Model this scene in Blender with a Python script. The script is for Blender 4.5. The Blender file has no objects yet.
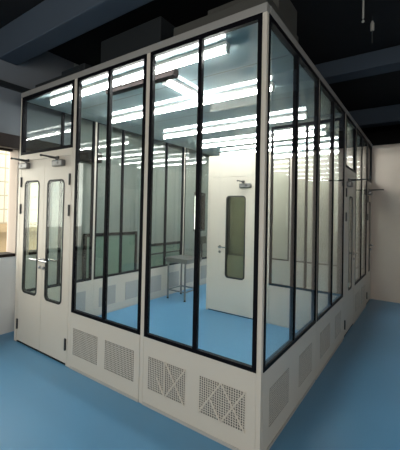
import bpy, bmesh, math, random
from mathutils import Matrix, Vector
random.seed(4)
PI = math.pi
scene = bpy.context.scene
COL = scene.collection

# ------------------------------------------------------------------ materials
def new_mat(name):
    m = bpy.data.materials.new(name); m.use_nodes = True
    nt = m.node_tree; nt.nodes.clear()
    out = nt.nodes.new('ShaderNodeOutputMaterial')
    return m, nt, out

def paint(name, col, rough=0.5, metal=0.0, coat=0.0, noise=0.0, scale=3.0, spec=0.5, bump=0.0, coat_rough=0.08):
    m, nt, out = new_mat(name)
    b = nt.nodes.new('ShaderNodeBsdfPrincipled')
    b.inputs['Base Color'].default_value = (*col, 1)
    b.inputs['Roughness'].default_value = rough
    b.inputs['Metallic'].default_value = metal
    b.inputs['Specular IOR Level'].default_value = spec
    b.inputs['Coat Weight'].default_value = coat
    b.inputs['Coat Roughness'].default_value = coat_rough
    if noise or bump:
        tc = nt.nodes.new('ShaderNodeTexCoord'); nz = nt.nodes.new('ShaderNodeTexNoise')
        nz.inputs['Scale'].default_value = scale; nz.inputs['Detail'].default_value = 4
        nt.links.new(tc.outputs['Object'], nz.inputs['Vector'])
        if noise:
            mx = nt.nodes.new('ShaderNodeMix'); mx.data_type = 'RGBA'
            mx.inputs[6].default_value = (*[c*(1-noise) for c in col], 1)
            mx.inputs[7].default_value = (*[min(1, c*(1+noise)) for c in col], 1)
            nt.links.new(nz.outputs['Fac'], mx.inputs[0]); nt.links.new(mx.outputs[2], b.inputs['Base Color'])
        if bump:
            bp = nt.nodes.new('ShaderNodeBump'); bp.inputs['Strength'].default_value = bump
            bp.inputs['Distance'].default_value = 0.01
            nt.links.new(nz.outputs['Fac'], bp.inputs['Height']); nt.links.new(bp.outputs['Normal'], b.inputs['Normal'])
    nt.links.new(b.outputs[0], out.inputs[0])
    return m

def glass(name, tint, f0=0.05):
    """clear sheet glass: Fresnel mix of a mirror reflection and tinted transmission"""
    m, nt, out = new_mat(name)
    tr = nt.nodes.new('ShaderNodeBsdfTransparent'); tr.inputs[0].default_value = (*tint, 1)
    gl = nt.nodes.new('ShaderNodeBsdfGlossy'); gl.inputs['Roughness'].default_value = 0.0
    lw = nt.nodes.new('ShaderNodeLayerWeight'); lw.inputs['Blend'].default_value = 0.5
    pw = nt.nodes.new('ShaderNodeMath'); pw.operation = 'POWER'; pw.inputs[1].default_value = 5
    ml = nt.nodes.new('ShaderNodeMath'); ml.operation = 'MULTIPLY_ADD'; ml.inputs[1].default_value = 1-f0; ml.inputs[2].default_value = f0
    mx = nt.nodes.new('ShaderNodeMixShader')
    nt.links.new(lw.outputs['Facing'], pw.inputs[0]); nt.links.new(pw.outputs[0], ml.inputs[0])
    nt.links.new(ml.outputs[0], mx.inputs[0]); nt.links.new(tr.outputs[0], mx.inputs[1]); nt.links.new(gl.outputs[0], mx.inputs[2])
    nt.links.new(mx.outputs[0], out.inputs[0])
    return m

def milky(name, tint, col, k):
    m = glass(name, tint, 0.05); nt = m.node_tree
    mix = [n for n in nt.nodes if n.type == 'MIX_SHADER'][0]; out = [n for n in nt.nodes if n.type == 'OUTPUT_MATERIAL'][0]
    d = nt.nodes.new('ShaderNodeBsdfDiffuse'); d.inputs[0].default_value = (*col, 1)
    m2 = nt.nodes.new('ShaderNodeMixShader'); m2.inputs[0].default_value = k
    nt.links.new(mix.outputs[0], m2.inputs[1]); nt.links.new(d.outputs[0], m2.inputs[2]); nt.links.new(m2.outputs[0], out.inputs[0])
    return m

def emit(name, col, s):
    m, nt, out = new_mat(name)
    e = nt.nodes.new('ShaderNodeEmission'); e.inputs[0].default_value = (*col, 1); e.inputs[1].default_value = s
    nt.links.new(e.outputs[0], out.inputs[0]); return m

def tiles(name, col, joint, sx, sz, rough=0.6):
    m, nt, out = new_mat(name)
    b = nt.nodes.new('ShaderNodeBsdfPrincipled'); b.inputs['Roughness'].default_value = rough
    tc = nt.nodes.new('ShaderNodeTexCoord'); mp = nt.nodes.new('ShaderNodeMapping')
    mp.inputs['Rotation'].default_value = (0, -PI/2, -PI/2)
    br = nt.nodes.new('ShaderNodeTexBrick'); br.offset = 0.0
    br.inputs['Color1'].default_value = (*col, 1); br.inputs['Color2'].default_value = (*[c*0.96 for c in col], 1)
    br.inputs['Mortar'].default_value = (*joint, 1); br.inputs['Scale'].default_value = 1
    br.inputs['Mortar Size'].default_value = 0.014; br.inputs['Brick Width'].default_value = sx; br.inputs['Row Height'].default_value = sz
    sep = nt.nodes.new('ShaderNodeSeparateXYZ'); cmb = nt.nodes.new('ShaderNodeCombineXYZ')
    nt.links.new(tc.outputs['Object'], sep.inputs[0])
    nt.links.new(sep.outputs['Y'], cmb.inputs['X']); nt.links.new(sep.outputs['Z'], cmb.inputs['Y'])
    nt.links.new(cmb.outputs[0], br.inputs['Vector'])
    nt.links.new(br.outputs['Color'], b.inputs['Base Color']); nt.links.new(b.outputs[0], out.inputs[0])
    return m

M = dict(
    white=paint('warm white coated steel', (0.63, 0.575, 0.49), 0.42, noise=0.02, scale=1.5),
    alu=paint('satin light aluminium', (0.55, 0.52, 0.47), 0.38, metal=0.25),
    black=paint('black powder coated frame', (0.003, 0.003, 0.005), 0.5, spec=0.08),
    gasket=paint('black rubber gasket', (0.010, 0.010, 0.010), 0.6),
    glass=glass('clear partition glass', (0.955, 0.978, 0.963)),
    greenglass=milky('milky green glass', (0.66, 0.84, 0.74), (0.40, 0.55, 0.46), 0.45),
    slotglass=glass('door vision glass', (0.90, 0.95, 0.90), 0.06),
    roof=paint('glossy blue grey ceiling sheet', (0.28, 0.36, 0.385), 0.30, spec=0.0, coat=1.0, coat_rough=0.03),
    seam=paint('dark ceiling seam', (0.06, 0.07, 0.07), 0.5),
    tube=emit('fluorescent tube', (1.0, 0.98, 0.95), 25.0),
    batten=paint('white lamp batten', (0.75, 0.75, 0.74), 0.4),
    steel=paint('brushed stainless steel', (0.26, 0.26, 0.25), 0.42, metal=0.9),
    chrome=paint('chrome', (0.62, 0.61, 0.60), 0.2, metal=1.0),
    dark=paint('dark grey enamel', (0.03, 0.03, 0.03), 0.4),
    filter=paint('grey filter pad', (0.075, 0.07, 0.06), 0.9),
    floor=paint('blue epoxy floor', (0.098, 0.295, 0.51), 0.36, coat=0.15, noise=0.07, scale=0.9, coat_rough=0.25),
    wall=paint('off white wall paint', (0.60, 0.585, 0.56), 0.8, noise=0.03, scale=0.8),
    greywall=paint('grey green wall paint', (0.30, 0.325, 0.31), 0.8, noise=0.04, scale=0.8),
    bluegrey=paint('blue grey upper wall', (0.17, 0.19, 0.215), 0.8, noise=0.05, scale=0.8),
    greenslot=glass('olive tinted door glass', (0.56, 0.59, 0.48), 0.07),
    rail=paint('greyer aluminium rail', (0.33, 0.32, 0.30), 0.45, metal=0.2),
    closer=paint('dull silver closer body', (0.17, 0.17, 0.17), 0.4, metal=0.8),
    plate=paint('grey cover plate', (0.40, 0.39, 0.37), 0.5),
    beige=paint('beige wall paint', (0.68, 0.58, 0.50), 0.8, noise=0.03, scale=0.8),
    black_paint=paint('black ceiling paint', (0.020, 0.020, 0.022), 0.85, spec=0.15, noise=0.15, scale=1.0),
    beam=paint('blue grey concrete beam', (0.052, 0.072, 0.10), 0.8, noise=0.08, scale=1.3),
    duct=paint('dark duct sheet', (0.018, 0.022, 0.025), 0.5, metal=0.2),
    ffu=paint('grey filter unit housing', (0.075, 0.075, 0.068), 0.5, metal=0.2),
    brown=paint('brown black window frame', (0.018, 0.011, 0.009), 0.6, spec=0.2),
    facade=tiles('cream facade tile', (0.58, 0.53, 0.44), (0.34, 0.30, 0.23), 1.6, 0.29),
    tan=paint('tan stone band', (0.36, 0.26, 0.15), 0.8, noise=0.1, scale=3),
    ground=paint('grey paving', (0.3, 0.29, 0.27), 0.9, noise=0.1),
    vent=paint('brown grey trunking', (0.022, 0.017, 0.017), 0.6, spec=0.1),
    warm=paint('pinkish jamb render', (0.50, 0.42, 0.36), 0.8),
)

# ------------------------------------------------------------------ mesh helpers
class MB:
    def __init__(self): self.bm = bmesh.new()
    def box(self, x0, x1, y0, y1, z0, z1, bev=0.0):
        vs = [self.bm.verts.new(p) for p in ((x0,y0,z0),(x1,y0,z0),(x1,y1,z0),(x0,y1,z0),(x0,y0,z1),(x1,y0,z1),(x1,y1,z1),(x0,y1,z1))]
        fs = [self.bm.faces.new([vs[i] for i in f]) for f in ((3,2,1,0),(4,5,6,7),(0,1,5,4),(1,2,6,5),(2,3,7,6),(3,0,4,7))]
        if bev:
            es = list({e for f in fs for e in f.edges})
            bmesh.ops.bevel(self.bm, geom=es, offset=bev, segments=2, affect='EDGES', profile=0.5)
        return self
    def tube(self, p0, p1, r, n=14, r2=None):
        p0, p1 = Vector(p0), Vector(p1); d = p1-p0
        q = d.to_track_quat('Z', 'Y').to_matrix().to_4x4()
        bmesh.ops.create_cone(self.bm, cap_ends=True, segments=n, radius1=r, radius2=r if r2 is None else r2, depth=d.length,
                              matrix=Matrix.Translation((p0+p1)/2) @ q)
        return self
    def ball(self, p, r):
        bmesh.ops.create_uvsphere(self.bm, u_segments=12, v_segments=8, radius=r, matrix=Matrix.Translation(p)); return self
    def ring(self, outer, inner, y0, y1):
        """prism in local x-z between two loops of equal count, from y0 to y1"""
        bm = self.bm; n = len(outer)
        def loop(l, y): return [bm.verts.new((x, y, z)) for x, z in l]
        a, b, c, d = loop(outer, y0), loop(inner, y0), loop(outer, y1), loop(inner, y1)
        for i in range(n):
            j = (i+1) % n
            for q in ((a[i],a[j],b[j],b[i]), (c[j],c[i],d[i],d[j]), (a[j],a[i],c[i],c[j]), (b[i],b[j],d[j],d[i])):
                bm.faces.new(q)
        bmesh.ops.remove_doubles(bm, verts=bm.verts, dist=1e-5)
        bmesh.ops.recalc_face_normals(bm, faces=bm.faces)
        return self
    def prism(self, loop, y0, y1):
        bm = self.bm
        a = [bm.verts.new((x, y0, z)) for x, z in loop]; c = [bm.verts.new((x, y1, z)) for x, z in loop]
        n = len(loop)
        bm.faces.new(a); bm.faces.new(c[::-1])
        for i in range(n): bm.faces.new((a[(i+1) % n], a[i], c[i], c[(i+1) % n]))
        bmesh.ops.recalc_face_normals(bm, faces=bm.faces)
        return self
    def build(self, name, mat, parent=None, smooth=False):
        me = bpy.data.meshes.new(name); self.bm.to_mesh(me); self.bm.free()
        if smooth:
            for p in me.polygons: p.use_smooth = True
        me.materials.append(M[mat])
        o = bpy.data.objects.new(name, me); COL.objects.link(o)
        if parent: o.parent = parent
        return o

def rr(x0, x1, z0, z1, r, n=5):
    pts = []
    for cx, cz, a0 in ((x1-r, z1-r, 0), (x0+r, z1-r, 90), (x0+r, z0+r, 180), (x1-r, z0+r, 270)):
        for k in range(n+1):
            a = math.radians(a0+90*k/n); pts.append((cx+r*math.cos(a), cz+r*math.sin(a)))
    return pts
def rect_like(x0, x1, z0, z1, n=5):
    return [p for p in ((x1,z1),(x0,z1),(x0,z0),(x1,z0)) for _ in range(n+1)]

def thing(name, label, cat, loc=(0,0,0), rotz=0.0, group=None):
    o = bpy.data.objects.new(name, None); COL.objects.link(o)
    o.location = loc; o.rotation_euler = (0, 0, rotz); o.empty_display_size = 0.1
    return tag(o, label, cat, group)
def tag(o, label, cat, group=None):
    o['label'] = label; o['category'] = cat; o['kind'] = 'thing'
    if group: o['group'] = group
    return o
def struct(o, label=None, cat=None):
    o['kind'] = 'structure'
    if label: o['label'] = label
    if cat: o['category'] = cat
    return o
def copy_tree(o, parent=None):
    c = o.copy(); COL.objects.link(c)
    if parent: c.parent = parent
    for ch in list(o.children): copy_tree(ch, c)
    return c

# ------------------------------------------------------------------ main dimensions (metres)
XL, YB, H = -2.775, 5.42, 2.80        # booth: x from XL to 0, y from 0 to YB
SILL, HEAD = 0.522, 2.744            # glazing from sill to head
YC = 2.68                            # cross partition inside the booth
T = 0.03
PR = 0.003                           # how far the black frames stand proud
WX = -3.03                           # inner face of the room's left wall
CEIL = 3.55

# ------------------------------------------------------------------ room shell
f = MB().box(WX-0.2, 5.2, -5.7, 8.2, -0.1, 0).build('floor', 'floor')
struct(f, 'glossy blue epoxy floor', 'floor')
c = MB().box(WX-0.2, 5.2, -5.7, 8.2, CEIL, CEIL+0.1).build('ceiling', 'black_paint')
struct(c, 'black painted ceiling slab', 'ceiling')

WZ0, WZ1 = 0.905, 2.30               # window sill and head
WIN = [(-1.35, 0.13), (0.32, 0.62)]
w = MB()
w.box(WX-0.2, WX, -5.7, 0.95, 0, WZ0)
struct(MB().box(WX-0.2, WX, -5.7, 0.95, WZ1, CEIL).build('wall_left_upper', 'bluegrey'), 'blue-grey upper wall over the windows', 'wall')  # upper stretch has a darker blue-grey tone than the wall below
ys = [-5.7] + [v for a in WIN for v in a] + [0.95]
for i in range(0, len(ys), 2):
    if abs(ys[i]-0.13) > 1e-6: w.box(WX-0.2, WX, ys[i], ys[i+1], WZ0, WZ1)
struct(w.build('wall_left', 'wall'), 'off-white window wall', 'wall')
w2 = MB(); RW = (4.30, 4.78, 1.08, 1.92)
w2.box(WX-0.2, WX, 0.95, RW[0], 0, CEIL); w2.box(WX-0.2, WX, RW[1], 8.2, 0, CEIL); w2.box(WX-0.2, WX, RW[0], RW[1], 0, RW[2]); w2.box(WX-0.2, WX, RW[0], RW[1], RW[3], CEIL)
struct(w2.build('wall_left_rear', 'greywall'), 'grey-green wall stretch beside the booth', 'wall')
fr = MB(); fr.box(WX-0.1, WX+0.01, RW[0], RW[1], RW[3]-0.07, RW[3]); fr.box(WX-0.1, WX+0.01, RW[0], RW[1], RW[2], RW[2]+0.03)
fr.box(WX-0.1, WX+0.01, RW[0], RW[0]+0.02, RW[2]+0.03, RW[3]-0.07); fr.box(WX-0.1, WX+0.01, RW[1]-0.02, RW[1], RW[2]+0.03, RW[3]-0.07)
wo = struct(fr.build('window_6', 'brown'), 'small bright window in the grey-green wall', 'window')
MB().box(WX-0.06, WX-0.055, RW[0]+0.02, RW[1]-0.02, RW[2]+0.03, RW[3]-0.07).build('window_pane', 'glass', wo)
struct(MB().box(WX-0.2, WX+0.002, 0.13, 0.32, WZ0, WZ1).build('trim_1', 'warm'), 'pinkish upright between the two windows beside the double door', 'trim')
for k, (a, b) in enumerate(WIN):
    fr = MB()
    fr.box(WX-0.19, WX-0.12, a, b, WZ1-0.11, WZ1); fr.box(WX-0.19, WX+0.012, a, b, WZ0, WZ0+0.035)
    fr.box(WX-0.19, WX-0.16, a, a+0.02, WZ0+0.035, WZ1-0.11)
    wo = fr.build('window_%d' % (k+1), 'brown'); struct(wo, None, 'window')
    MB().box(WX-0.178, WX-0.172, a+0.02, b-0.02, WZ0+0.03, WZ1-0.10).build('window_pane', 'glass', wo)
# dark blind box along the window heads and grey trunking above
struct(MB().box(WX+0.001, WX+0.10, -1.45, 1.45, 2.19, 2.345).build('trim_2', 'brown'), 'dark band over the window heads', 'trim')
struct(MB().box(WX+0.001, WX+0.05, -5.6, 8.1, 2.90, 2.96).build('trim_3', 'duct'), 'grey cable trunking high on the window wall', 'trim')

struct(MB().box(WX, 5.2, 5.44, 5.58, 0, 2.78).build('wall_back', 'beige'), 'beige back wall', 'wall')
struct(MB().box(WX, 5.2, 8.0, 8.2, 0, CEIL).build('wall_rear', 'black_paint'), None, 'wall')
w = MB()      # right wall with one unseen window, added to brighten the long side
w.box(5.0, 5.2, -5.7, -4.4, 0, CEIL); w.box(5.0, 5.2, -1.6, 8.0, 0, CEIL); w.box(5.0, 5.2, -4.4, -1.6, 0, 0.9); w.box(5.0, 5.2, -4.4, -1.6, 2.7, CEIL)
struct(w.build('wall_right', 'wall'), None, 'wall')
fr = MB(); fr.box(5.06, 5.12, -4.4, -1.6, 0.9, 0.95); fr.box(5.06, 5.12, -4.4, -1.6, 2.65, 2.7); fr.box(5.06, 5.12, -4.4, -4.35, 0.95, 2.65); fr.box(5.06, 5.12, -1.65, -1.6, 0.95, 2.65)
struct(fr.build('window_5', 'brown'), None, 'window')  # frame of the added fill-light opening, out of view
FILL_WIN = [(-1.6, -0.1), (0.15, 1.65)]; FZ0, FZ1 = 0.9, 3.0      # unseen windows added behind the camera to light the booth front
w = MB(); w.box(WX-0.2, 5.2, -5.7, -5.5, 0, FZ0); w.box(WX-0.2, 5.2, -5.7, -5.5, FZ1, CEIL)
xs = [WX-0.2] + [v for a in FILL_WIN for v in a] + [5.2]
for i in range(0, len(xs), 2): w.box(xs[i], xs[i+1], -5.7, -5.5, FZ0, FZ1)
struct(w.build('wall_front', 'wall'), None, 'wall')
for k, (a, b) in enumerate(FILL_WIN):
    fr = MB(); fr.box(a, b, -5.62, -5.56, FZ0, FZ0+0.05); fr.box(a, b, -5.62, -5.56, FZ1-0.05, FZ1)
    fr.box(a, a+0.05, -5.62, -5.56, FZ0+0.05, FZ1-0.05); fr.box(b-0.05, b, -5.62, -5.56, FZ0+0.05, FZ1-0.05)
    wo = fr.build('window_%d' % (k+3), 'brown'); struct(wo, None, 'window')  # frames of the added fill-light windows, out of view

# ceiling beams run along x
def beam(n, y0, y1, z0, label):
    struct(MB().box(WX, 5.0, y0, y1, z0, CEIL-0.002, 0.01).build('trim_%d' % n, 'beam'), label, 'beam')
beam(4, -0.17, 0.08, 3.21, 'blue-grey concrete beam above the front of the booth')
beam(5, 3.00, 3.30, 3.34, 'blue-grey concrete beam crossing above the middle of the booth')
beam(6, 5.70, 6.00, 3.24, 'dark concrete beam behind the back wall top')

# ------------------------------------------------------------------ booth frame
def bar(name, label, cat, x0, x1, y0, y1, z0, z1, group):
    """an aluminium bar of the booth as one mesh with its origin at its foot"""
    cx, cy = (x0+x1)/2, (y0+y1)/2
    o = MB().box(x0-cx, x1-cx, y0-cy, y1-cy, 0, z1-z0, 0.003).build(name, 'rail' if name == 'top_rail' else 'white')
    o.location = (cx, cy, z0)
    return tag(o, label, cat, group)
def post(name, label, x0, x1, y0, y1, z1=HEAD): return bar(name, label, 'post', x0, x1, y0, y1, 0, z1, 'light posts of the booth')
post('corner_post', 'tall light post at the near corner where front and long side meet', -0.03, 0, 0, 0.034)
post('corner_post', 'light corner post at the outer edge of the double door', XL, XL+0.03, 0, 0.034)
post('corner_post', 'light corner post at the booth far end by the window wall', XL, XL+0.034, YB-0.034, YB)
post('corner_post', 'light corner post touching the beige back wall at the end of the long side', -0.034, 0, YB-0.034, YB)
post('wall_post', 'slim light post between the double door and the first front panel', -1.832, -1.787, 0, T)
post('wall_post', 'slim light post between the two glazed front panels', -0.945, -0.908, 0, T)
post('wall_post', 'slim light post between the first two panels of the long side', -T, 0, 1.347, 1.377)
post('wall_post', 'light post where the inner cross wall meets the long side', -T, 0, YC-0.008, YC+0.07)
post('wall_post', 'slim light post on the far edge of the first side door', -T, 0, 3.522, 3.568)
post('wall_post', 'slim light post on the near edge of the last side door', -T, 0, 4.762, 4.808)
for k, lb in enumerate(('first inner post behind the double door on the window-wall side', 'second inner post behind the double door, in front of the green glass sheets',
                        'third inner post on the window-wall side, just past the steel table', 'last inner post on the window-wall side before the far end')):
    post('wall_post', lb, XL, XL+T, 1.15*(k+1)-0.019, 1.15*(k+1)+0.019)
post('wall_post', 'wide light post in the middle of the booth far end', -1.398, -1.302, YB-T, YB)
RG = 'top rails of the booth'
rf = bar('top_rail', 'light grey top rail along the booth front, over the double door', 'rail', XL, 0, -0.004, 0.050, HEAD, H, RG)
bar('top_rail', 'light grey top rail running back along the long open side', 'rail', -0.050, 0.004, 0.051, YB, HEAD, H, RG)
bar('top_rail', 'light grey top rail on the window-wall side', 'rail', XL-0.004, XL+0.050, 0.051, YB, HEAD, H, RG)
bar('top_rail', 'light grey top rail across the booth far end', 'rail', XL+0.051, -0.051, YB-0.05, YB, HEAD, H, RG)
for x in (-1.07, -0.95, -0.84):
    MB().box(x-XL/2-0.035, x-XL/2+0.035, -0.012, 0.025, H-HEAD, H-HEAD+0.012).build('rail_clip', 'black', rf)

# ------------------------------------------------------------------ glazed panels
def grille_sheet(mb, x0, x1, z0, z1, y):
    nx = int((x1-x0)/0.0155); nz = int((z1-z0)/0.0155); bm = mb.bm
    def zoff(i): return 0.004 if (i//2) % 2 else 0.0
    gx = []; 
    for i in range(nx+1):
        a = x0+(x1-x0)*i/nx
        gx += [a, a+(x1-x0)/nx*0.36]
    gx = gx[:-1]
    gz = []
    for i in range(nz+1):
        a = z0+(z1-z0)*i/nz
        gz += [a, a+(z1-z0)/nz*0.34]
    gz = gz[:-1]
    vs = [[bm.verts.new((x, y, z + (zoff(i) if 1 < j < len(gz)-2 else 0))) for j, z in enumerate(gz)] for i, x in enumerate(gx)]
    for i in range(len(gx)-1):
        for j in range(len(gz)-1):
            if i % 2 == 1 and j % 2 == 1: continue
            bm.faces.new((vs[i][j], vs[i+1][j], vs[i+1][j+1], vs[i][j+1]))
    ext = bmesh.ops.extrude_face_region(bm, geom=list(bm.faces))
    bmesh.ops.translate(bm, verts=[v for v in ext['geom'] if isinstance(v, bmesh.types.BMVert)], vec=(0, -0.0008, 0))
    bmesh.ops.recalc_face_normals(bm, faces=bm.faces)

def add_grille(parent, x0, x1, z0=0.135, z1=0.385, brace=None):
    pad = MB().box(x0+0.004, x1-0.004, -0.0015, 0.0, z0+0.004, z1-0.004)
    mb = MB(); grille_sheet(mb, x0, x1, z0, z1, -0.002)
    g = mb.build('vent_grille', 'white', parent)
    pad.build('filter_pad', 'filter', g)
    if brace:
        b = MB()
        for (ax, az, bx, bz) in brace:
            p = Vector((x0+(x1-x0)*ax, -0.006, z0+(z1-z0)*az)); q = Vector((x0+(x1-x0)*bx, -0.006, z0+(z1-z0)*bz))
            b.tube(p, q, 0.0055, 6)
        b.build('brace_wire', 'white', g)
    return g

def glazed_panel(label, W, mulls, grilles, loc, rotz, group, braces=None, head=HEAD, cat='glazed panel', inner=True):
    t = thing('glazed_wall_panel', label, cat, loc, rotz, group)
    MB().box(0, W, 0.0, T, 0.022, SILL).build('lower_panel', 'white', t)
    MB().box(0, W, -0.004, T, 0, 0.0215).build('base_channel', 'alu', t)
    for i, (a, b) in enumerate(grilles): add_grille(t, a, b, brace=(braces or {}).get(i))
    if inner:
        for a, b in grilles:
            MB().box(a, b, T, T+0.003, 0.12, 0.39).build('inner_cover_plate', 'plate', t)
    fw, mw = 0.026, 0.027
    m = MB(); y0, y1 = -PR, T+PR
    m.box(0, W, y0, y1, SILL, SILL+fw); m.box(0, W, y0, y1, head-fw-0.008, head)
    m.box(0, fw, y0, y1, SILL+fw, head-fw-0.008); m.box(W-fw, W, y0, y1, SILL+fw, head-fw-0.008)
    for x in mulls: m.box(x-mw/2, x+mw/2, y0, y1, SILL+fw, head-fw-0.008)
    m.build('window_frame', 'black', t)
    edges = [fw] + [v for x in mulls for v in (x-mw/2, x+mw/2)] + [W-fw]
    for i in range(0, len(edges), 2):
        MB().box(edges[i]-0.006, edges[i+1]+0.006, 0.003, 0.010, SILL+fw-0.006, head-fw-0.002).build('glass_pane', 'glass', t)
    return t

X4 = [(0, 0, 0.5, 1), (0.5, 1, 1, 0), (0.5, 0, 1, 1), (0.25, 0.5, 0.5, 0)]
X3 = [(0.5, 0, 1, 1), (0.5, 1, 0.98, 0), (0.48, 0, 0.48, 1), (0.25, 0.5, 0.48, 0)]
G = 'glazed panels of the booth'
# front (faces -y)
glazed_panel('two-pane black-framed front panel beside the double door, over two plain mesh vents', 0.838, [0.425], [(0.035, 0.365), (0.455, 0.785)], (-1.786, 0, 0), 0, G)
glazed_panel('two-pane black-framed front panel at the near corner, vents crossed by diagonal wires', 0.876, [0.443], [(0.045, 0.378), (0.487, 0.812)], (-0.906, 0, 0), 0, G, {0: X3, 1: X4})
# right side (faces +x)
R90 = PI/2
glazed_panel('two-pane black-framed side panel at the near corner, facing the open floor', 1.31, [0.645], [(0.115, 0.53), (0.785, 1.19)], (0, 0.036, 0), R90, G)
glazed_panel('two-pane black-framed side panel just before the first side door', 1.293, [0.655], [(0.15, 0.59), (0.85, 1.19)], (0, 1.378, 0), R90, G)
glazed_panel('two-pane side panel between the two doors of the long side', 1.19, [0.595], [(0.08, 0.50), (0.68, 1.10)], (0, 3.57, 0), R90, G)
# left side (faces -x)
lab = ['side panel by the back corner, on the window-wall side', 'fourth glazed panel along the window-wall side, past the steel table',
       'glazed window-wall-side panel behind the steel table', 'glazed window-wall-side panel in front of the framed green glass',
       'glazed panel behind the double door, next to the left corner post']
for i in range(5):
    k = 4-i
    y0 = 1.15*k + (0.036 if k == 0 else 0.02); y1 = min(1.15*(k+1)-0.02, YB-0.036)
    W = y1-y0
    if k == 4: ms, gs = [], [(0.15, 0.55)]
    else: ms, gs = [W/2], [(0.10, 0.44), (0.66, 1.0)]
    glazed_panel(lab[i], W, ms, gs, (XL, y1, 0), -R90, G)
# rear end (faces +y) : two modules
for i, (xa, xb, lb) in enumerate(((XL+0.036, -1.40, 'glazed panel across the booth far end, window-wall half'), (-1.30, -0.036, 'glazed panel across the booth far end, open-floor half'))):
    glazed_panel(lb, xb-xa, [(xb-xa)/2], [], (xa, YB-T, 0), 0, G, inner=False)
# cross partition inside
glazed_panel('black-framed glazed panel of the inner cross wall, right of the inner white door', 0.835, [0.45], [], (-0.873, YC, 0), 0, G, head=2.69, inner=False)

# ------------------------------------------------------------------ doors
def slot_leaf(parent, x0, x1, z0, z1, sx0, sx1, sz0, sz1, y0=0.002, y1=0.028, r=0.05, gl='slotglass'):
    lf = MB().ring(rect_like(x0, x1, z0, z1), rr(sx0, sx1, sz0, sz1, r), y0, y1).build('door_leaf', 'white', parent)
    MB().ring(rr(sx0-0.003, sx1+0.003, sz0-0.003, sz1+0.003, r+0.003), rr(sx0+0.017, sx1-0.017, sz0+0.017, sz1-0.017, r-0.012), y0-0.002, y1+0.002).build('gasket', 'gasket', lf)
    MB().prism(rr(sx0+0.006, sx1-0.006, sz0+0.006, sz1-0.006, r-0.006), 0.003, 0.027).build('vision_glass', gl, lf)
    return lf
def hinge(lf, x, z): MB().tube((x, -0.004, z-0.055), (x, -0.004, z+0.055), 0.010, 10).box(x-0.014, x+0.014, 0.0, 0.006, z-0.055, z+0.055).build('hinge', 'dark', lf)
def lever(lf, x, z, s):
    for y, d in ((0.002, -1), (0.028, 1)):
        m = MB(); m.tube((x, y, z), (x, y+d*0.012, z), 0.024, 14); m.tube((x, y, z), (x, y+d*0.05, z), 0.010, 10)
        m.tube((x-s*0.008, y+d*0.05, z), (x+s*0.115, y+d*0.05, z), 0.010, 10)
        m.tube((x, y, z-0.075), (x, y+d*0.012, z-0.075), 0.02, 14); m.tube((x, y, z-0.075), (x, y+d*0.02, z-0.075), 0.009, 10)
        m.build('lever_handle', 'chrome', lf)
def closer(lf, x, z, s, reach=0.20):
    m = MB(); m.box(x-0.085, x+0.085, -0.048, 0.004, z-0.032, z+0.032, 0.012); m.tube((x+s*0.03, -0.022, z+0.03), (x+s*0.03, -0.022, z+0.055), 0.014, 10)
    m.build('door_closer', 'closer', lf)
    MB().tube((x-s*0.02, -0.049, z), (x-s*0.02, -0.046, z), 0.014, 12).build('closer_screw_cap', 'dark', lf)
    m = MB(); ex = x+s*0.04
    m.tube((ex, -0.01, z+0.06), (ex, -reach, z+0.06), 0.008, 8)
    m.tube((ex, -reach, z+0.06), (x+s*0.03, -0.022, z+0.046), 0.006, 8); m.ball((ex, -reach, z+0.058), 0.012)
    m.box(ex-0.02, ex+0.02, -0.012, 0.004, z+0.045, z+0.075)
    m.build('closer_arm', 'dark', lf)

# front double door
dd = thing('double_door', 'cream steel double door with two slim windows at the booth front', 'door', (XL+0.03, 0, 0), 0)
DW = 0.911                                         # opening, local x
fm = MB()
fm.box(0, 0.018, 0, T, 0, 2.085); fm.box(DW-0.018, DW, 0, T, 0, 2.085); fm.box(0.018, DW-0.018, 0, T, 2.015, 2.085)
fm.build('door_frame', 'white', dd)
tf = MB(); fw = 0.03
tf.box(0, DW, -PR, T+PR, 2.085, 2.085+fw); tf.box(0, DW, -PR, T+PR, HEAD-0.038, HEAD)
tf.box(0, fw, -PR, T+PR, 2.085+fw, HEAD-0.038); tf.box(DW-fw, DW, -PR, T+PR, 2.085+fw, HEAD-0.038)
tr = tf.build('transom_frame', 'black', dd)
MB().box(fw-0.006, DW-fw+0.006, 0.011, 0.019, 2.085+fw-0.006, HEAD-0.032).build('transom_glass', 'glass', tr)
MB().box(0.02, DW-0.02, 0.004, 0.026, 0.003, 0.010).build('threshold', 'gasket', dd)
la = slot_leaf(dd, 0.020, 0.463, 0.022, 2.012, 0.100, 0.380, 0.565, 1.79)
lb = slot_leaf(dd, 0.467, 0.891, 0.022, 2.012, 0.520, 0.802, 0.555, 1.785)
for z in (1.78, 1.48, 0.20): hinge(la, 0.030, z); hinge(lb, 0.883, z)
lever(la, 0.430, 0.955, -1); lever(lb, 0.496, 0.955, 1)
closer(la, 0.115, 1.955, 1); closer(lb, 0.725, 1.945, -1)

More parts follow.
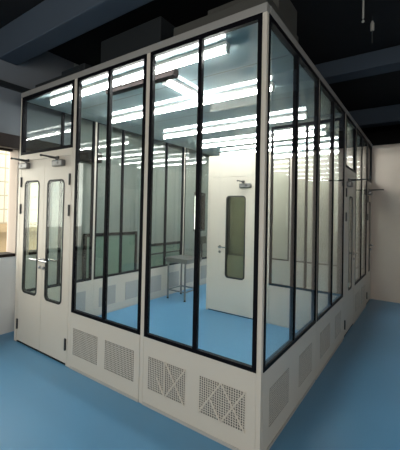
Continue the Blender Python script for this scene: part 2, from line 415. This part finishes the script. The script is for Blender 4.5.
def single_door(label, W, loc, rotz, slot, hinge_left, header, closer_reach=0.2, transom=True, sz=(0.53, 1.745), lever_x=None, closer_x=None, gl='slotglass'):
    t = thing('single_door', label, 'door', loc, rotz)
    m = MB(); m.box(0, 0.03, 0, T, 0, header); m.box(W-0.03, W, 0, T, 0, header); m.box(0.03, W-0.03, 0, T, 2.03, header)
    m.build('door_frame', 'white', t)
    lf = slot_leaf(t, 0.033, W-0.033, 0.022, 2.027, slot[0], slot[1], *sz, gl=gl)
    MB().box(0.035, W-0.035, 0.004, 0.026, 0.003, 0.010).build('threshold', 'gasket', t)
    hx = 0.042 if hinge_left else W-0.042
    for z in (1.78, 1.48, 0.16): hinge(lf, hx, z)
    lever(lf, lever_x or (W-0.085 if hinge_left else 0.085), 0.98, -1 if hinge_left else 1)
    closer(lf, closer_x or (0.17 if hinge_left else W-0.20), 1.89, 1 if hinge_left else -1, closer_reach)
    if transom:
        f_ = MB(); a = header
        f_.box(0, W, -PR, T+PR, a, a+0.03); f_.box(0, W, -PR, T+PR, HEAD-0.038, HEAD)
        f_.box(0, 0.03, -PR, T+PR, a+0.03, HEAD-0.038); f_.box(W-0.03, W, -PR, T+PR, a+0.03, HEAD-0.038)
        tt = f_.build('transom_frame', 'black', t)
        MB().box(0.024, W-0.024, 0.011, 0.019, a+0.024, HEAD-0.032).build('transom_glass', 'glass', tt)
    return t
single_door('white single door midway along the long side of the booth', 0.77, (0, 2.751, 0), R90, (0.30, 0.58), True, 2.09)
single_door('white single door at the far end of the long side, against the beige wall', 0.574, (0, 4.81, 0), R90, (0.27, 0.47), True, 2.09)
single_door('white inner door with a tall rounded window, seen through the front glass', 0.945, (-1.822, YC, 0), 0, (0.302, 0.600), False, 2.36, transom=False, lever_x=0.215, closer_x=0.60, gl='greenslot')

# ------------------------------------------------------------------ booth ceiling, lamps, trunking
rp = MB().box(XL+0.036, -0.036, 0.036, YB-0.036, 2.710, HEAD-0.001).build('booth_ceiling_panel', 'roof')
tag(rp, 'glossy blue-grey ceiling sheet closing the glass booth', 'ceiling panel')
CZ = 2.710
m = MB()
for y in (0.62, 1.62, 2.62, 3.62, 4.62): m.box(XL+0.06, -0.06, y-0.006, y+0.006, CZ-0.0004, CZ+0.002)
m.build('panel_seam', 'seam', rp)

def lamp(label, x0, x1, y, group, rotz=0.0):
    cx = (x0+x1)/2; L = (x1-x0)/2; h = CZ-0.0005
    t = thing('strip_light', label, 'strip light', (cx, y, h), rotz, group)
    MB().box(-L, L, -0.034, 0.034, -0.026, 0.0).build('housing', 'batten', t)
    for a, b in ((-L+0.012, -0.007), (0.007, L-0.012)):
        MB().tube((a, 0, -0.053), (b, 0, -0.053), 0.0165, 14).build('tube', 'tube', t, True)
    for x, wd_ in ((-L, 0.012), (-0.007, 0.014), (L-0.012, 0.012)):
        MB().box(x, x+wd_, -0.022, 0.022, -0.075, -0.0265).build('tube_holder', 'batten', t)
    return t
ROWS = [(0.160, 'strip light just behind the front glass, first row from the front'),
        (1.12, 'strip light in the second row from the front glass'),
        (2.29, 'strip light of the third row, just before the inner cross wall'),
        (3.33, 'strip light of the first row behind the inner cross wall'),
        (4.25, 'strip light of the second row behind the inner cross wall'),
        (5.00, 'strip light of the last row by the booth far end')]
for y, lb in ROWS: lamp(lb, -2.41, -0.33, y, 'strip lights under the booth ceiling')
lamp('short strip light running front to back between the first two rows', -0.34, 0.34, 0.0, 'strip lights under the booth ceiling', R90).location = (-1.045, 0.725, CZ-0.0005)
tk = MB().box(-1.69, -0.88, 0.28, 0.36, CZ-0.06, CZ-0.001).build('cable_trunking', 'vent')
tag(tk, 'brown-grey trunking on the booth ceiling just behind the first strip light', 'trunking')

# ------------------------------------------------------------------ filter units standing on the booth roof
def unit(label, x0, x1, y0, y1, z1, mat, step=None):
    t = thing('filter_unit', label, 'filter unit', ((x0+x1)/2, (y0+y1)/2, HEAD), 0, 'filter units on the booth roof')
    hx, hy = (x1-x0)/2, (y1-y0)/2
    MB().box(-hx, hx, -hy, hy, 0.0, z1-HEAD, 0.008).build('housing', mat, t)
    if step:
        a, b, c_, d, zt = step
        MB().box(a, b, c_, d, z1-HEAD, zt-HEAD, 0.008).build('fan_box', mat, t)
    return t
unit('low stepped grey unit on the roof above the double door', -2.66, -1.90, 0.10, 0.75, 2.90, 'duct', (0.0, 0.38, -0.25, 0.25, 2.985))
unit('tall dark bluish unit on the roof above the middle of the front', -1.80, -1.04, 0.30, 1.0, 3.22, 'duct')
unit('long grey stepped unit on the roof over the near corner', -0.80, -0.06, 0.15, 0.9, 2.965, 'ffu', (-0.22, 0.36, -0.1, 0.36, 3.18))

# ------------------------------------------------------------------ steel table in the rear room
tb = thing('work_table', 'small stainless steel table standing by the inner door opening', 'table', (-2.44, 3.0, 0), 0)
MB().box(-0.22, 0.22, -0.25, 0.25, 0.675, 0.705, 0.004).build('tabletop', 'steel', tb)
MB().box(-0.21, 0.21, -0.24, 0.24, 0.63, 0.674).build('apron', 'steel', tb)
for x in (-0.18, 0.16):
    for y in (-0.20, 0.22):
        lg = MB().tube((x, y, 0.03), (x, y, 0.63), 0.016, 12).build('leg', 'steel', tb, False)
        MB().tube((x, y, 0.0), (x, y, 0.03), 0.020, 12, 0.014).build('foot', 'dark', lg)
m = MB()
for y in (-0.20, 0.22): m.tube((-0.18, y, 0.15), (0.16, y, 0.15), 0.011, 8)
for x in (-0.18, 0.16): m.tube((x, -0.20, 0.15), (x, 0.22, 0.15), 0.011, 8)
m.build('stretcher', 'steel', tb)

# ------------------------------------------------------------------ framed glass sheets leaning behind the booth
def sheet(label, y0, y1, z1, bars=()):
    t = thing('framed_glass_sheet', label, 'framed glass', (WX+0.06, (y0+y1)/2, 0), 0, 'framed green glass sheets by the window wall')
    h = (y1-y0)/2; m = MB(); e = 0.045
    for a in ((-h, h, 0, e), (-h, h, z1-e, z1), (-h, -h+e, e, z1-e), (h-e, h, e, z1-e)): m.box(-0.02, 0.02, *a)
    for z in bars: m.box(-0.018, 0.018, -h+e, h-e, z-0.012, z+0.012)
    m.build('sheet_frame', 'black', t)
    MB().box(-0.006, 0.006, -h+e-0.01, h-e+0.01, e-0.01, z1-e+0.01).build('sheet_glass', 'greenglass', t)
    return t
sheet('black-framed green glass sheet standing behind the second side panel', 1.17, 2.34, 1.14)
sheet('lower framed green glass sheet with a crossbar, behind the steel table', 2.55, 3.72, 0.905, (0.72,))
jb = thing('junction_box', 'small dark box fixed low on the window wall beyond the inner door opening', 'box', (WX, 4.62, 0.80), 0)
MB().box(0, 0.06, -0.14, 0.14, 0, 0.16, 0.006).build('box_body', 'dark', jb)
MB().tube((0.03, 0, -0.80), (0.03, 0, 0), 0.018, 10).build('conduit', 'dark', jb)

# ------------------------------------------------------------------ hanging fittings over the open floor
hr = thing('hanging_rod', 'thick pale rod hanging from the ceiling above the open floor', 'rod', (0.303, 1.58, 3.28))
MB().tube((0, 0, 0.02), (0, 0, CEIL-3.28), 0.008, 10).build('rod', 'alu', hr)
MB().ball((0, 0, -0.01), 0.012).tube((0, 0, 0.0), (0, 0, 0.02), 0.003, 6).build('end_bead', 'alu', hr)
hc = thing('pendant_socket', 'thin black cable with a pale socket hanging beside the thicker rod', 'pendant', (0.32, 2.10, 3.27))
MB().tube((0, 0, 0.22), (0, 0, CEIL-3.27), 0.005, 8).build('cable', 'duct', hc)
MB().tube((0, 0, 0.13), (0, 0, 0.20), 0.017, 10).tube((0, 0, 0.20), (0, 0, 0.23), 0.017, 10, 0.006).build('socket', 'alu', hc)
MB().tube((0, 0, 0.0), (0, 0, 0.13), 0.004, 8).build('tail', 'ffu', hc)

# ------------------------------------------------------------------ outside, beyond the window
bd = thing('building', 'cream tiled building with a tan ledge, seen through the window beside the door', 'building', (-6.0, 3.2, 0))
MB().box(-1.0, 0, -2.6, 5.0, 1.15, 5.0).build('tiled_wall', 'facade', bd)
MB().box(-1.0, 0.12, -2.6, 5.0, 0.98, 1.15).build('ledge', 'tan', bd)
MB().box(-1.0, 0.0, -2.6, 5.0, -0.5, 0.98).build('lower_wall', 'tan', bd)
gr = MB().box(-30, WX-0.2, -30, 30, -0.6, -0.5).build('ground_outside', 'ground'); struct(gr, None, 'ground')

# ------------------------------------------------------------------ light: daylight through the left windows and the added unseen ones
wd = bpy.data.worlds.new('overcast_sky'); scene.world = wd; wd.use_nodes = True
bg = wd.node_tree.nodes['Background']; bg.inputs[0].default_value = (1.0, 0.95, 0.87, 1); bg.inputs[1].default_value = 2.8
def portal(loc, rot, sx, sy):
    l = bpy.data.lights.new('window_portal', 'AREA'); l.shape = 'RECTANGLE'; l.size = sx; l.size_y = sy
    l.cycles.is_portal = True
    o = bpy.data.objects.new('window_portal', l); COL.objects.link(o); o.location = loc; o.rotation_euler = rot
for a, b in WIN: portal((WX-0.19, (a+b)/2, (WZ0+WZ1)/2), (0, -PI/2, 0), WZ1-WZ0, b-a)

for a, b in FILL_WIN: portal(((a+b)/2, -5.69, (FZ0+FZ1)/2), (PI/2, 0, 0), b-a, FZ1-FZ0)  # portals of the added windows behind the camera

portal((5.19, -3.0, 1.8), (0, PI/2, 0), 1.8, 2.8)  # portal of the added window in the right wall

# ------------------------------------------------------------------ camera
CAM = [341.57605800996464, 0.7488358048886951, -2.0938942012531836, 1.495817206596745, 1.5900988254312969, -0.024725278141426027, 0.7060664251155813, -65.71850373515238, -21.272842826849782]
cd = bpy.data.cameras.new('camera'); cam = bpy.data.objects.new('camera', cd); COL.objects.link(cam)
cd.sensor_fit = 'HORIZONTAL'; cd.sensor_width = 36; cd.lens = CAM[0]*36/400
cd.shift_x = -CAM[7]/400; cd.shift_y = CAM[8]/400; cd.clip_start = 0.02
cam.location = CAM[1:4]; cam.rotation_mode = 'XYZ'; cam.rotation_euler = CAM[4:7]
scene.camera = cam

scene.view_settings.view_transform = 'Standard'; scene.view_settings.look = 'None'
scene.view_settings.gamma = 1; scene.view_settings.use_curve_mapping = False
scene.view_settings.exposure = 1.3
scene.cycles.max_bounces = 14; scene.cycles.transparent_max_bounces = 40; scene.cycles.glossy_bounces = 6; scene.cycles.diffuse_bounces = 5
scene.cycles.caustics_reflective = False; scene.cycles.caustics_refractive = False
scene.cycles.use_denoising = True
scene.cycles.sample_clamp_indirect = 6
